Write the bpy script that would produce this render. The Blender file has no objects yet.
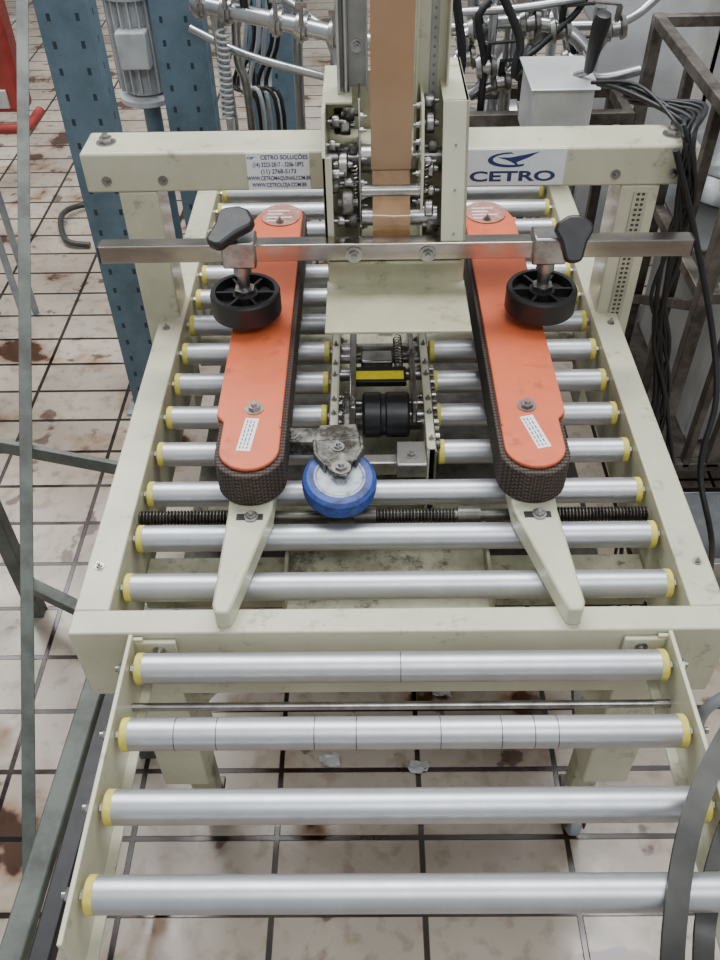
import bpy, bmesh, math, random
from mathutils import Vector, Matrix
random.seed(4)
S = bpy.context.scene
COL = S.collection
PI = math.pi
R = math.radians

# ------------------------------------------------------------------ camera
F = 867.0
P = R(44.3); PSI = R(0.9); ROLL = R(1.2)
CAM = Vector((-.033, 0, 1.49))
fw = Vector((-math.sin(PSI)*math.cos(P), math.cos(PSI)*math.cos(P), -math.sin(P)))
rt = Vector((math.cos(PSI), math.sin(PSI), 0))
up = rt.cross(fw)
rt2 = rt*math.cos(ROLL) - up*math.sin(ROLL)
up2 = rt*math.sin(ROLL) + up*math.cos(ROLL)
cd = bpy.data.cameras.new('camera'); cam = bpy.data.objects.new('camera', cd); COL.objects.link(cam)
m = Matrix((rt2, up2, -fw)).transposed().to_4x4(); m.translation = CAM
cam.matrix_world = m
cd.sensor_fit = 'VERTICAL'; cd.sensor_height = 24; cd.sensor_width = 18; cd.lens = F/960*24
cd.clip_start = .02
S.camera = cam
def ray(px, py): return fw + rt2*((px-360)/F) + up2*((480-py)/F)
def at_y(px, py, Y): d = ray(px, py); return CAM + d*(Y/d.y)
def at_z(px, py, z): d = ray(px, py); return CAM + d*((z-CAM.z)/d.z)

# ------------------------------------------------------------------ materials
def lin(h):
    h = h.lstrip('#'); out = []
    for i in (0, 2, 4):
        c = int(h[i:i+2], 16)/255
        out.append(c/12.92 if c <= .04045 else ((c+.055)/1.055)**2.4)
    return (*out, 1)
def mat(name, col, rough=.5, metal=0, var=.12, vscale=18, bump=0, bscale=120, col2=None, rvar=.1, coat=0, stretch=None, lo=.33, hi=.6):
    m = bpy.data.materials.new(name); m.use_nodes = True
    n = m.node_tree.nodes; l = m.node_tree.links; b = n['Principled BSDF']
    tc = n.new('ShaderNodeTexCoord'); ns = n.new('ShaderNodeTexNoise')
    ns.inputs['Scale'].default_value = vscale; ns.inputs['Detail'].default_value = 6; ns.inputs['Roughness'].default_value = .65
    if stretch:
        mp = n.new('ShaderNodeMapping'); mp.inputs['Scale'].default_value = stretch
        l.new(tc.outputs['Object'], mp.inputs[0]); l.new(mp.outputs[0], ns.inputs['Vector'])
    else: l.new(tc.outputs['Object'], ns.inputs['Vector'])
    c = lin(col); c2 = lin(col2) if col2 else tuple([x*(1-var*2.2) for x in c[:3]])+(1,)
    rp = n.new('ShaderNodeValToRGB'); rp.color_ramp.elements[0].position = lo; rp.color_ramp.elements[1].position = hi
    rp.color_ramp.elements[0].color = c2; rp.color_ramp.elements[1].color = c
    l.new(ns.outputs['Fac'], rp.inputs['Fac']); l.new(rp.outputs['Color'], b.inputs['Base Color'])
    mr = n.new('ShaderNodeMapRange'); mr.inputs['To Min'].default_value = min(1, rough+rvar); mr.inputs['To Max'].default_value = max(.03, rough-rvar)
    l.new(ns.outputs['Fac'], mr.inputs['Value']); l.new(mr.outputs['Result'], b.inputs['Roughness'])
    b.inputs['Metallic'].default_value = metal
    if coat: b.inputs['Coat Weight'].default_value = coat; b.inputs['Coat Roughness'].default_value = .15
    if bump:
        n2 = n.new('ShaderNodeTexNoise'); n2.inputs['Scale'].default_value = bscale; l.new(tc.outputs['Object'], n2.inputs['Vector'])
        bp = n.new('ShaderNodeBump'); bp.inputs['Strength'].default_value = bump; bp.inputs['Distance'].default_value = .003
        l.new(n2.outputs['Fac'], bp.inputs['Height']); l.new(bp.outputs['Normal'], b.inputs['Normal'])
    return m
def dirty(m, scale=11, lo=.30, hi=.40, col='#8d8468', fac=.6):
    n = m.node_tree.nodes; l = m.node_tree.links; b = n['Principled BSDF']
    src = b.inputs['Base Color'].links[0].from_socket
    tc = n.new('ShaderNodeTexCoord'); ns = n.new('ShaderNodeTexNoise'); ns.inputs['Scale'].default_value = scale; ns.inputs['Detail'].default_value = 10; ns.inputs['Roughness'].default_value = .72
    l.new(tc.outputs['Object'], ns.inputs['Vector'])
    rp = n.new('ShaderNodeValToRGB'); rp.color_ramp.elements[0].position = lo; rp.color_ramp.elements[1].position = hi
    rp.color_ramp.elements[0].color = lin(col); rp.color_ramp.elements[1].color = (1, 1, 1, 1); l.new(ns.outputs['Fac'], rp.inputs[0])
    mx = n.new('ShaderNodeMix'); mx.data_type = 'RGBA'; mx.blend_type = 'MULTIPLY'; mx.inputs[0].default_value = fac
    l.new(src, mx.inputs[6]); l.new(rp.outputs[0], mx.inputs[7]); l.new(mx.outputs[2], b.inputs['Base Color'])
    return m
CREAM = dirty(mat('cream_enamel', '#C6C5AC', .36, 0, .07, 6, col2='#B4B299', coat=.25), 17, .33, .42, '#6f6750', .55)
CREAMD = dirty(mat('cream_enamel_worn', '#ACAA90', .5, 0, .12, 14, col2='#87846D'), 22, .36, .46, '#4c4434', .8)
FLAPM = dirty(mat('beige_enamel_flap', '#BDBA9D', .36, 0, .1, 8, col2='#A5A285', coat=.25), 17, .34, .44, '#6f6246', .5)
ALU = mat('satin_aluminium', '#C4C6C9', .42, .85, .05, 30, rvar=.04)
STEEL = mat('steel', '#B0AEAB', .32, 1, .2, 35)
STEELD = mat('dark_steel', '#6A6660', .42, .8, .25, 30)
STAIN = mat('stainless', '#B9BBBC', .3, 1, .12, 12)
BARM = mat('scuffed_stainless_bar', '#B5ADA4', .2, 1, .2, 20, stretch=(.3, 1, 1))
YEL = mat('yellow_plastic', '#DACD5C', .5, 0, .12, 60, col2='#B8AC4A')
YELL = mat('yellow_label', '#E8D81E', .45, 0, .08, 60)
ORG = dirty(mat('orange_enamel', '#D96A42', .42, 0, .1, 8, col2='#C95E39', coat=.15), 22, .33, .43, '#8a5a46', .4)
BLK = mat('black_plastic', '#1E1E20', .42, 0, .15, 50)
RUB = mat('black_rubber', '#202022', .7, 0, .2, 60, bump=.3)
BLUE = dirty(mat('worn_blue_polyurethane', '#2A4894', .55, 0, .2, 45, col2='#213466', lo=.38, hi=.52), 50, .36, .48, '#4a4a50', .6)
HUB = dirty(mat('grimy_wheel_hub', '#B0B8BE', .5, .05, .2, 60, col2='#879199', lo=.36, hi=.52), 60, .34, .46, '#6b655c', .6)
BROWN = mat('brown_tape', '#A17F5B', .2, 0, .05, 20, coat=.5)
BROWNT = mat('brown_tape_glossy', '#A07C55', .1, 0, .1, 40, coat=1, col2='#8c6a47', bump=.15, bscale=90)
WHITE = mat('white_vinyl', '#F0F1F2', .4, 0, .03, 40)
PLATE = mat('pale_grey_vinyl', '#DFE2E5', .4, 0, .03, 40)
PINKP = mat('reddish_label', '#B98B80', .5, 0, .15, 90, col2='#8f5f55')
NAVY = mat('navy_ink', '#22346A', .5, 0, .02)
SLATE = mat('slate_blue_ink', '#2C375E', .5, 0, .02)
INK = mat('dark_ink', '#2A3145', .5, 0, .02)
RED = mat('red_enamel', '#A33A32', .45, 0, .2, 12)
GREY = mat('grey_enamel', '#9DA2A6', .5, .1, .15, 14)
GREEN = mat('green_grey_enamel', '#5A605A', .5, .1, .25, 14, col2='#3c3f39')
DARKT = mat('dark_grey_steel_bar', '#3B3C38', .45, .1, .25, 14)
DARKP = dirty(mat('dark_brown_metal', '#6B645C', .5, .4, .3, 16), 12, .4, .55, '#6a4a36', .6)
SCREW = mat('oily_screw', '#55504B', .4, .8, .3, 60, col2='#2b2724')
CAB = mat('black_cable_sheath', '#121214', .45, 0, .2, 50)
SHEET = mat('pale_sheet_metal', '#C6C8C8', .4, .3, .12, 7)
SCRAP = mat('clear_film', '#B4B5B2', .25, 0, .1, 40)

def holes_mat(name, col, pitch, hx, hz, cxs, dark='#15181a', col2=None):
    m = mat(name, col, .5, .15, .18, 12, col2=col2)
    n = m.node_tree.nodes; l = m.node_tree.links; b = n['Principled BSDF']
    src = b.inputs['Base Color'].links[0].from_socket
    tc = n.new('ShaderNodeTexCoord'); sp = n.new('ShaderNodeSeparateXYZ'); l.new(tc.outputs['Object'], sp.inputs[0])
    def M_(op, a, bv=None):
        k = n.new('ShaderNodeMath'); k.operation = op
        for i, v in enumerate((a, bv)):
            if v is None: continue
            if hasattr(v, 'node'): l.new(v, k.inputs[i])
            else: k.inputs[i].default_value = v
        return k.outputs[0]
    zz = M_('ABSOLUTE', M_('SUBTRACT', M_('MODULO', M_('ADD', sp.outputs['Z'], 10.0), pitch), pitch/2))
    zin = M_('LESS_THAN', zz, hz)
    tot = None
    for (ax, c) in cxs:
        d = M_('LESS_THAN', M_('ABSOLUTE', M_('SUBTRACT', sp.outputs[ax], c)), hx)
        tot = d if tot is None else M_('MAXIMUM', tot, d)
    f = M_('MULTIPLY', tot, zin)
    mx = n.new('ShaderNodeMix'); mx.data_type = 'RGBA'
    l.new(f, mx.inputs[0]); l.new(src, mx.inputs[6]); mx.inputs[7].default_value = lin(dark)
    l.new(mx.outputs[2], b.inputs['Base Color'])
    return m
POST = holes_mat('blue_perforated_steel', '#637A89', .05, .0038, .007, [('X', .022), ('X', .078), ('Y', .035)], dark='#2b3840', col2='#506672')
STRIP = holes_mat('perforated_strip', '#B9B8A2', .0085, .0024, .0022, [('X', .007), ('X', .0145)], dark='#3c3b34')

def belt_mat():
    m = mat('grid_belt_rubber', '#2C2522', .75, 0, .1, 40)
    n = m.node_tree.nodes; l = m.node_tree.links; b = n['Principled BSDF']
    tc = n.new('ShaderNodeTexCoord'); v = n.new('ShaderNodeTexVoronoi'); v.inputs['Scale'].default_value = 230; v.inputs['Randomness'].default_value = .12
    mp = n.new('ShaderNodeMapping'); mp.inputs['Rotation'].default_value = (R(45), 0, 0)
    l.new(tc.outputs['Object'], mp.inputs[0]); l.new(mp.outputs[0], v.inputs['Vector'])
    rp = n.new('ShaderNodeValToRGB'); rp.color_ramp.elements[0].color = lin('#54443b'); rp.color_ramp.elements[1].color = lin('#1c1512')
    rp.color_ramp.elements[0].position = .3; rp.color_ramp.elements[1].position = .6
    l.new(v.outputs['Distance'], rp.inputs[0]); l.new(rp.outputs[0], b.inputs['Base Color'])
    bp = n.new('ShaderNodeBump'); bp.inputs['Strength'].default_value = .5; bp.inputs['Distance'].default_value = .0015; bp.invert = True
    l.new(v.outputs['Distance'], bp.inputs['Height']); l.new(bp.outputs[0], b.inputs['Normal'])
    return m
BELT = belt_mat()

def floor_mat():
    m = bpy.data.materials.new('worn_ceramic_tiles'); m.use_nodes = True
    n = m.node_tree.nodes; l = m.node_tree.links; b = n['Principled BSDF']
    tc = n.new('ShaderNodeTexCoord'); mp = n.new('ShaderNodeMapping'); mp.inputs['Location'].default_value = (-.05, -.016, 0)
    l.new(tc.outputs['Object'], mp.inputs[0])
    br = n.new('ShaderNodeTexBrick'); br.offset = 0; br.inputs['Scale'].default_value = 1
    br.inputs['Brick Width'].default_value = .25; br.inputs['Row Height'].default_value = .125
    br.inputs['Mortar Size'].default_value = .0055; br.inputs['Mortar Smooth'].default_value = .3; br.inputs['Bias'].default_value = -.1
    br.inputs['Color1'].default_value = lin('#BDB1A1'); br.inputs['Color2'].default_value = lin('#AA9E90'); br.inputs['Mortar'].default_value = lin('#2E241D')
    l.new(mp.outputs[0], br.inputs['Vector'])
    sp = n.new('ShaderNodeSeparateXYZ'); l.new(tc.outputs['Object'], sp.inputs[0])
    gr = n.new('ShaderNodeMapRange'); gr.inputs['From Min'].default_value = -.8; gr.inputs['From Max'].default_value = .2
    gr.inputs['To Min'].default_value = -.020; gr.inputs['To Max'].default_value = .002; l.new(sp.outputs['X'], gr.inputs['Value'])
    # stains gather along the joints
    jt = n.new('ShaderNodeMath'); jt.operation = 'MULTIPLY_ADD'; l.new(br.outputs['Fac'], jt.inputs[0]); jt.inputs[1].default_value = -.03; l.new(gr.outputs[0], jt.inputs[2])
    def noise(scale, loc, detail=7, grad=True):
        q = n.new('ShaderNodeMapping'); q.inputs['Location'].default_value = loc; l.new(tc.outputs['Object'], q.inputs[0])
        n1 = n.new('ShaderNodeTexNoise'); n1.inputs['Scale'].default_value = scale; n1.inputs['Detail'].default_value = detail; n1.inputs['Roughness'].default_value = .5
        l.new(q.outputs[0], n1.inputs['Vector'])
        if not grad: return n1.outputs['Fac']
        a_ = n.new('ShaderNodeMath'); a_.operation = 'ADD'; l.new(n1.outputs['Fac'], a_.inputs[0]); l.new(jt.outputs[0], a_.inputs[1])
        return a_.outputs[0]
    def stain(f, lo, hi, col, fac, src):
        r1 = n.new('ShaderNodeValToRGB'); e = r1.color_ramp.elements; e[0].position = lo; e[1].position = hi
        e[0].color = lin(col); e[1].color = (1, 1, 1, 1); l.new(f, r1.inputs[0])
        mx = n.new('ShaderNodeMix'); mx.data_type = 'RGBA'; mx.blend_type = 'MULTIPLY'; mx.inputs[0].default_value = fac
        l.new(src, mx.inputs[6]); l.new(r1.outputs[0], mx.inputs[7])
        return mx.outputs[2]
    big = noise(3.6, (3.1, 1.2, 0), 5)
    c = stain(big, .355, .375, '#63402a', .9, br.outputs['Color'])
    c = stain(big, .37, .43, '#c79468', .6, c)
    c = stain(noise(12, (7, 2, 0)), .32, .36, '#6e4526', .75, c)
    c = stain(noise(30, (2, 2, 0), 9, False), .34, .48, '#c0b09d', .5, c)
    dk = noise(2.2, (1, 9, 0), 6, False)
    c = stain(dk, .30, .60, '#a79c8f', .8, c)
    l.new(c, b.inputs['Base Color'])
    mr = n.new('ShaderNodeMapRange'); mr.inputs['From Min'].default_value = .36; mr.inputs['From Max'].default_value = .52
    mr.inputs['To Min'].default_value = .06; mr.inputs['To Max'].default_value = .34
    l.new(big, mr.inputs['Value']); l.new(mr.outputs[0], b.inputs['Roughness'])
    bp = n.new('ShaderNodeBump'); bp.inputs['Strength'].default_value = .6; bp.inputs['Distance'].default_value = .003; bp.invert = True
    l.new(br.outputs['Fac'], bp.inputs['Height']); l.new(bp.outputs[0], b.inputs['Normal'])
    return m
FLOOR = floor_mat()

# ------------------------------------------------------------------ mesh builder
class MB:
    def __init__(s): s.bm = bmesh.new()
    def box(s, x0, x1, y0, y1, z0, z1, mtx=None):
        c = Vector(((x0+x1)/2, (y0+y1)/2, (z0+z1)/2))
        r = bmesh.ops.create_cube(s.bm, size=1)
        for v in r['verts']:
            v.co = Vector((v.co.x*(x1-x0), v.co.y*(y1-y0), v.co.z*(z1-z0))) + c
            if mtx: v.co = mtx @ v.co
        return s
    def cyl(s, p0, p1, r, r2=None, seg=28, caps=True):
        p0 = Vector(p0); p1 = Vector(p1); d = p1-p0
        q = d.to_track_quat('Z', 'Y').to_matrix().to_4x4(); q.translation = (p0+p1)/2
        bmesh.ops.create_cone(s.bm, cap_ends=caps, segments=seg, radius1=r, radius2=r if r2 is None else r2, depth=d.length, matrix=q)
        return s
    def lathe(s, prof, org=(0, 0, 0), axis=(0, 0, 1), seg=40):
        q = Vector(axis).to_track_quat('Z', 'Y').to_matrix().to_4x4(); q.translation = Vector(org)
        rings = []
        for (r, z) in prof:
            if r < 1e-6: rings.append([s.bm.verts.new(q @ Vector((0, 0, z)))])
            else: rings.append([s.bm.verts.new(q @ Vector((r*math.cos(2*PI*i/seg), r*math.sin(2*PI*i/seg), z))) for i in range(seg)])
        for a, b in zip(rings, rings[1:]):
            for i in range(seg):
                j = (i+1) % seg
                if len(a) == 1 and len(b) == 1: continue
                if len(a) == 1: s.bm.faces.new((a[0], b[i], b[j]))
                elif len(b) == 1: s.bm.faces.new((a[i], b[0], a[j]))
                else: s.bm.faces.new((a[i], a[j], b[j], b[i]))
        return s
    def prism(s, pts, z0, z1, mtx=None):
        lo = [s.bm.verts.new(Vector((x, y, z0))) for x, y in pts]; hi = [s.bm.verts.new(Vector((x, y, z1))) for x, y in pts]
        s.bm.faces.new(lo[::-1]); s.bm.faces.new(hi)
        k = len(pts)
        for i in range(k): s.bm.faces.new((lo[i], lo[(i+1) % k], hi[(i+1) % k], hi[i]))
        if mtx:
            for v in lo+hi: v.co = mtx @ v.co
        return s
    def spline(s, path, smooth):
        pts = [Vector(p) for p in path]
        if smooth and len(pts) > 2:
            out = []
            for i in range(len(pts)-1):
                p0 = pts[max(i-1, 0)]; p1 = pts[i]; p2 = pts[i+1]; p3 = pts[min(i+2, len(pts)-1)]
                for k in range(smooth):
                    t = k/smooth
                    out.append(.5*((2*p1)+(p2-p0)*t+(2*p0-5*p1+4*p2-p3)*t*t+(3*p1-p0-3*p2+p3)*t**3))
            out.append(pts[-1]); pts = out
        return pts
    def tube(s, path, r, seg=12, smooth=6):
        pts = s.spline(path, smooth)
        rings = []; nrm = None
        for i, p in enumerate(pts):
            t = (pts[min(i+1, len(pts)-1)]-pts[max(i-1, 0)]).normalized()
            if nrm is None: nrm = t.orthogonal().normalized()
            nrm = (nrm - t*nrm.dot(t)).normalized(); bi = t.cross(nrm)
            rings.append([s.bm.verts.new(p+(nrm*math.cos(2*PI*k/seg)+bi*math.sin(2*PI*k/seg))*r) for k in range(seg)])
        for a, b in zip(rings, rings[1:]):
            for k in range(seg): s.bm.faces.new((a[k], a[(k+1) % seg], b[(k+1) % seg], b[k]))
        s.bm.faces.new(rings[0][::-1]); s.bm.faces.new(rings[-1])
        return s
    def band(s, path, w, th, wdir=(1, 0, 0), smooth=6):
        pts = s.spline(path, smooth); rings = []
        for i, p in enumerate(pts):
            t = (pts[min(i+1, len(pts)-1)]-pts[max(i-1, 0)]).normalized()
            a = Vector(wdir); a = (a-t*a.dot(t)).normalized(); b = t.cross(a)
            rings.append([s.bm.verts.new(p+a*u*w/2+b*v*th/2) for u, v in ((-1, -1), (1, -1), (1, 1), (-1, 1))])
        for a, b in zip(rings, rings[1:]):
            for k in range(4): s.bm.faces.new((a[k], a[(k+1) % 4], b[(k+1) % 4], b[k]))
        s.bm.faces.new(rings[0][::-1]); s.bm.faces.new(rings[-1])
        return s
    def bar(s, p0, p1, w, h, face=None):
        p0 = Vector(p0); p1 = Vector(p1); d = (p1-p0); z = d.normalized()
        f = Vector(face) if face is not None else Vector((0, 0, 1))
        if abs(f.normalized().dot(z)) > .99: f = Vector((0, 1, 0))
        x = f.cross(z).normalized(); y = z.cross(x)
        q = Matrix((x, y, z)).transposed().to_4x4(); q.translation = (p0+p1)/2
        r = bmesh.ops.create_cube(s.bm, size=1)
        for v in r['verts']: v.co = q @ Vector((v.co.x*w, v.co.y*h, v.co.z*d.length))
        return s
    def build(s, name, mt, parent=None, bevel=0, loc=None):
        bmesh.ops.recalc_face_normals(s.bm, faces=s.bm.faces)
        me = bpy.data.meshes.new(name)
        if loc is not None:
            for v in s.bm.verts: v.co -= Vector(loc)
        s.bm.to_mesh(me); s.bm.free()
        me.materials.append(mt)
        for p in me.polygons: p.use_smooth = True
        me.set_sharp_from_angle(angle=R(32))
        o = bpy.data.objects.new(name, me); COL.objects.link(o)
        if loc is not None: o.location = loc
        if parent is not None:
            o.parent = parent
            w = Vector((0, 0, 0)); q = parent
            while q is not None: w += q.location; q = q.parent
            o.location = o.location - w
        if bevel:
            b = o.modifiers.new('bevel', 'BEVEL'); b.width = bevel; b.segments = 2; b.limit_method = 'ANGLE'
        return o
def tag(o, label=None, cat=None, group=None, kind=None):
    if label: o['label'] = label
    if cat: o['category'] = cat
    if group: o['group'] = group
    if kind: o['kind'] = kind
    return o
def thing(name, loc, label, cat, group=None):
    o = bpy.data.objects.new(name, None); COL.objects.link(o); o.location = loc; o.empty_display_size = .1
    return tag(o, label, cat, group)
def bolt(p, axis, r, h, parent, name='bolt', mt=None):
    a = Vector(axis).normalized(); p = Vector(p); mb = MB()
    mb.cyl(p, p+a*.0015, r*1.5, seg=20); mb.cyl(p+a*.0013, p+a*(.0015+h), r, seg=6); mb.cyl(p+a*(h*.9), p+a*(h+.006), r*.5, seg=12)
    return mb.build(name, mt or STEEL, parent)
def text(body, size, mt, parent, loc, rot=(PI/2, 0, 0), sx=1, name='lettering', bold=.0):
    c = bpy.data.curves.new('t', 'FONT'); c.body = body; c.size = size; c.align_x = 'CENTER'; c.align_y = 'CENTER'; c.extrude = .0002; c.offset = bold
    t = bpy.data.objects.new('t', c); COL.objects.link(t)
    bpy.context.view_layer.update()
    me = bpy.data.meshes.new_from_object(t.evaluated_get(bpy.context.evaluated_depsgraph_get()))
    bpy.data.objects.remove(t)
    me.materials.clear(); me.materials.append(mt)
    o = bpy.data.objects.new(name, me); COL.objects.link(o)
    o.scale = (sx, 1, 1); o.rotation_euler = rot; o.location = loc
    if parent:
        o.parent = parent
        w = Vector((0, 0, 0)); q = parent
        while q is not None: w += q.location; q = q.parent
        o.location = Vector(loc) - w
    return o
def stadium(cx, y0, y1, r, n=14):
    pts = [(cx+r*math.cos(a), y1-r+r*math.sin(a)) for a in [PI*i/n for i in range(n+1)]]
    pts += [(cx+r*math.cos(a), y0+r+r*math.sin(a)) for a in [PI+PI*i/n for i in range(n+1)]]
    return pts

# ------------------------------------------------------------------ setting
tag(MB().box(-4, 4, -1.5, 6, -.05, 0).build('floor', FLOOR), kind='structure')
tag(MB().box(-4, 4, 6, 6.1, 0, 3.2).build('wall_back', mat('painted_wall', '#B9BDBB', .6, 0, .1, 3)), kind='structure')

# ------------------------------------------------------------------ the machine
M = thing('carton_sealing_machine', (0, 0, 0), 'cream carton sealing machine with silver rollers, orange belt units and tape head', 'machine')
ZR = .64; RR = .0175; HL = .339
for s in (-1, 1):
    a, b = sorted((s*.346, s*.388))
    o = MB().box(a, b, .632, 1.85, .53, .66).build('side_rail', CREAM, M, .002)
    for y in (.70, 1.22, 1.45): bolt((s*.372, y, .66), (0, 0, 1), .004, .003, o)
fb = MB().box(-.388, .388, .598, .6325, .53, .66).build('front_beam', CREAM, M, .002)
MB().box(-.3455, .3455, 1.81, 1.85, .55, .66).build('rear_beam', CREAM, M, .003)
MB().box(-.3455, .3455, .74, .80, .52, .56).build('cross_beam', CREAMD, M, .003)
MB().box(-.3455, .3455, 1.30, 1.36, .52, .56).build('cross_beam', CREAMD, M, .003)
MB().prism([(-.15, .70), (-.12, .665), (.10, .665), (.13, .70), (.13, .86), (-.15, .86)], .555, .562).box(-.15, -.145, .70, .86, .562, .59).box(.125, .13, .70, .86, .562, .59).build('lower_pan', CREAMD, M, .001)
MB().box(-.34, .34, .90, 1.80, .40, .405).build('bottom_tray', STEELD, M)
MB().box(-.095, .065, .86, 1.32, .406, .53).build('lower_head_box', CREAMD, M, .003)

for s in (-1, 1):
    for y, d in ((.605, 1), (1.72, -1)):
        x = s*.308
        lg = MB().box(x-.033, x+.033, y, y+.09, .27, .53).build('leg', CREAM, M, .003)
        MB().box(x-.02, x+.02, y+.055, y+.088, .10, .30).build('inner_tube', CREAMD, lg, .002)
        yc = y-.025 if (s > 0 and d > 0) else y
        ca = MB().box(x-.024, x+.024, yc+.05, y+.10, .088, .10).box(x-.018, x-.015, yc+.06, yc+.10, .03, .088).box(x+.015, x+.018, yc+.06, yc+.10, .03, .088)
        ca = ca.build('caster', STEELD, M, .001)
        MB().lathe([(0, -.012), (.026, -.012), (.034, -.008), (.035, 0), (.034, .008), (.026, .012), (0, .012)], (x, yc+.085, .035), (1, 0, 0)).build('wheel', GREY, ca)
for s in (-1, 1):
    x = s*.308
    MB().prism([(0, 0), (.07*-s, 0), (0, -.10)], -.0025, .0025, Matrix.Translation((x-s*.033, .632, .53)) @ Matrix.Rotation(PI/2, 4, 'X')).build('gusset', CREAMD, M)
MB().bar((.308, .68, .14), (.30, .98, .40), .012, .02).build('leg_brace', STEEL, M, .001)

def roller(x0, x1, y, z=ZR, seams=(), name='roller'):
    b = MB().cyl((x0+.009, y, z), (x1-.009, y, z), RR, seg=44)
    b.cyl((x0-.006, y, z), (x1+.006, y, z), .0055, seg=6)
    o = b.build(name, ALU, M)
    for xa in (x0, x1-.010):
        MB().lathe([(.007, 0), (RR*.93, 0), (RR*1.03, .0015), (RR*1.03, .0085), (RR*.93, .010), (.007, .010), (.007, 0)], (xa, y, z), (1, 0, 0), 36).build('end_cap', YEL, o)
    for sx in seams:
        MB().cyl((sx-.0005, y, z), (sx+.0005, y, z), RR*1.004, seg=40).build('ring_mark', STEELD, o)
    return o
for k in range(3): roller(-HL, HL, .682+.082*k)
for k in range(3, 14):
    y = .682+.082*k
    roller(-HL, -.096, y); roller(.066, HL, y)
for k, y in enumerate((.5632, .4796, .398, .3125)):
    roller(-.304, .304, y, seams=((-.245, -.20, -.095, -.05, .04, .105, .14, .165) if k == 1 else ((.0,) if k == 0 else ())))

for s in (-1, 1):
    a, b = sorted((s*.311, s*.316)); c, d = sorted((s*.300, s*.316))
    ip = MB().box(a, b, .262, .597, .575, .660).box(c, d, .262, .597, .575, .579)
    ip.box(c, d, .592, .597, .575, .655)
    ip = ip.build('infeed_side_plate', CREAM, M, .001)
    for y in (.5632, .4796, .398, .3125): bolt((s*.316, y, ZR), (s, 0, 0), .007, .006, ip, 'nut')
    a, b = sorted((s*.262, s*.31))
    br = MB().box(a, b, .591, .598, .60, .650).build('mounting_bracket', CREAM, M, .002)
    bolt((s*.283, .591, .636), (0, -1, 0), .005, .003, br)
MB().cyl((-.311, .537, .60), (.311, .537, .60), .0048).build('tie_rod', STEEL, M)

for s in (-1, 1):
    a, b = sorted((s*.353, s*.412))
    MB().box(a, b, 1.252, 1.322, .44, .886).build('post', CREAM, M, .003)
st = MB().box(0, .022, 0, .002, 0, .30).build('perforated_strip', STRIP, M)
st.location = (.374, 1.2495, .575)
hd = MB().box(-.458, .458, 1.25, 1.33, .886, .947).build('header_beam', CREAM, M, .004)
for x in (-.425, .425): bolt((x, 1.29, .947), (0, 0, 1), .010, .007, hd)
for x in (-.425, -.34, .34, .425): bolt((x, 1.25, .905), (0, -1, 0), .005, .002, hd)
s1 = tag(MB().box(-.2115, -.118, 1.2488, 1.25, .8885, .9455).build('sticker', WHITE, M), 'small white sticker with contact details')
for t, sz, sx, x_, z_ in (('CETRO SOLUÇÕES', .0092, .90, -.155, .9385), ('(14) 3223-2817 - 3206-1892', .0095, .70, -.1645, .9275), ('(11) 2768-5173', .0095, .9, -.1645, .9170),
                          ('WWW.CETROMAQUINAS.COM.BR', .0090, .68, -.1645, .9065), ('WWW.CETROLOJA.COM.BR', .0090, .72, -.1645, .8960)):
    text(t, sz, NAVY, s1, (x_, 1.2484, z_), sx=sx, bold=.0001)
def swoosh(cx, cz, sc, parent):
    n = 18
    def crescent(a0, a1, ro, ri, dx, dy):
        p = [(ro[0]*math.cos(a0+(a1-a0)*i/n), ro[1]*math.sin(a0+(a1-a0)*i/n)) for i in range(n+1)]
        q = [(dx+ri[0]*math.cos(a1+(a0-a1)*i/n), dy+ri[1]*math.sin(a1+(a0-a1)*i/n)) for i in range(n+1)]
        return p+q
    mt = Matrix.Translation((cx, 1.2483, cz)) @ Matrix.Rotation(PI/2, 4, 'X') @ Matrix.Scale(sc, 4)
    b = MB(); b.prism(crescent(PI*.50, PI*1.70, (1.12, .38), (1.00, .29), .12, .03), -.01, .01, mt)
    b.prism([(-.65, .13), (.0, .12), (.75, .26), (1.40, .40), (.85, .10), (.30, -.12), (.48, -.38), (.05, -.10), (-.25, .02)], -.012, .008, mt)
    b.build('logo', NAVY, parent)
s2 = tag(MB().box(.107, .262, 1.2488, 1.25, .8905, .9455).build('sticker', PLATE, M), 'pale sticker with large dark lettering and swoosh')
text('CETRO', .0215, SLATE, s2, (.185, 1.2484, .9040), sx=1.85, bold=.0006)
swoosh(.180, .930, .030, s2)
swoosh(-.2045, .9385, .0052, s1)

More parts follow.
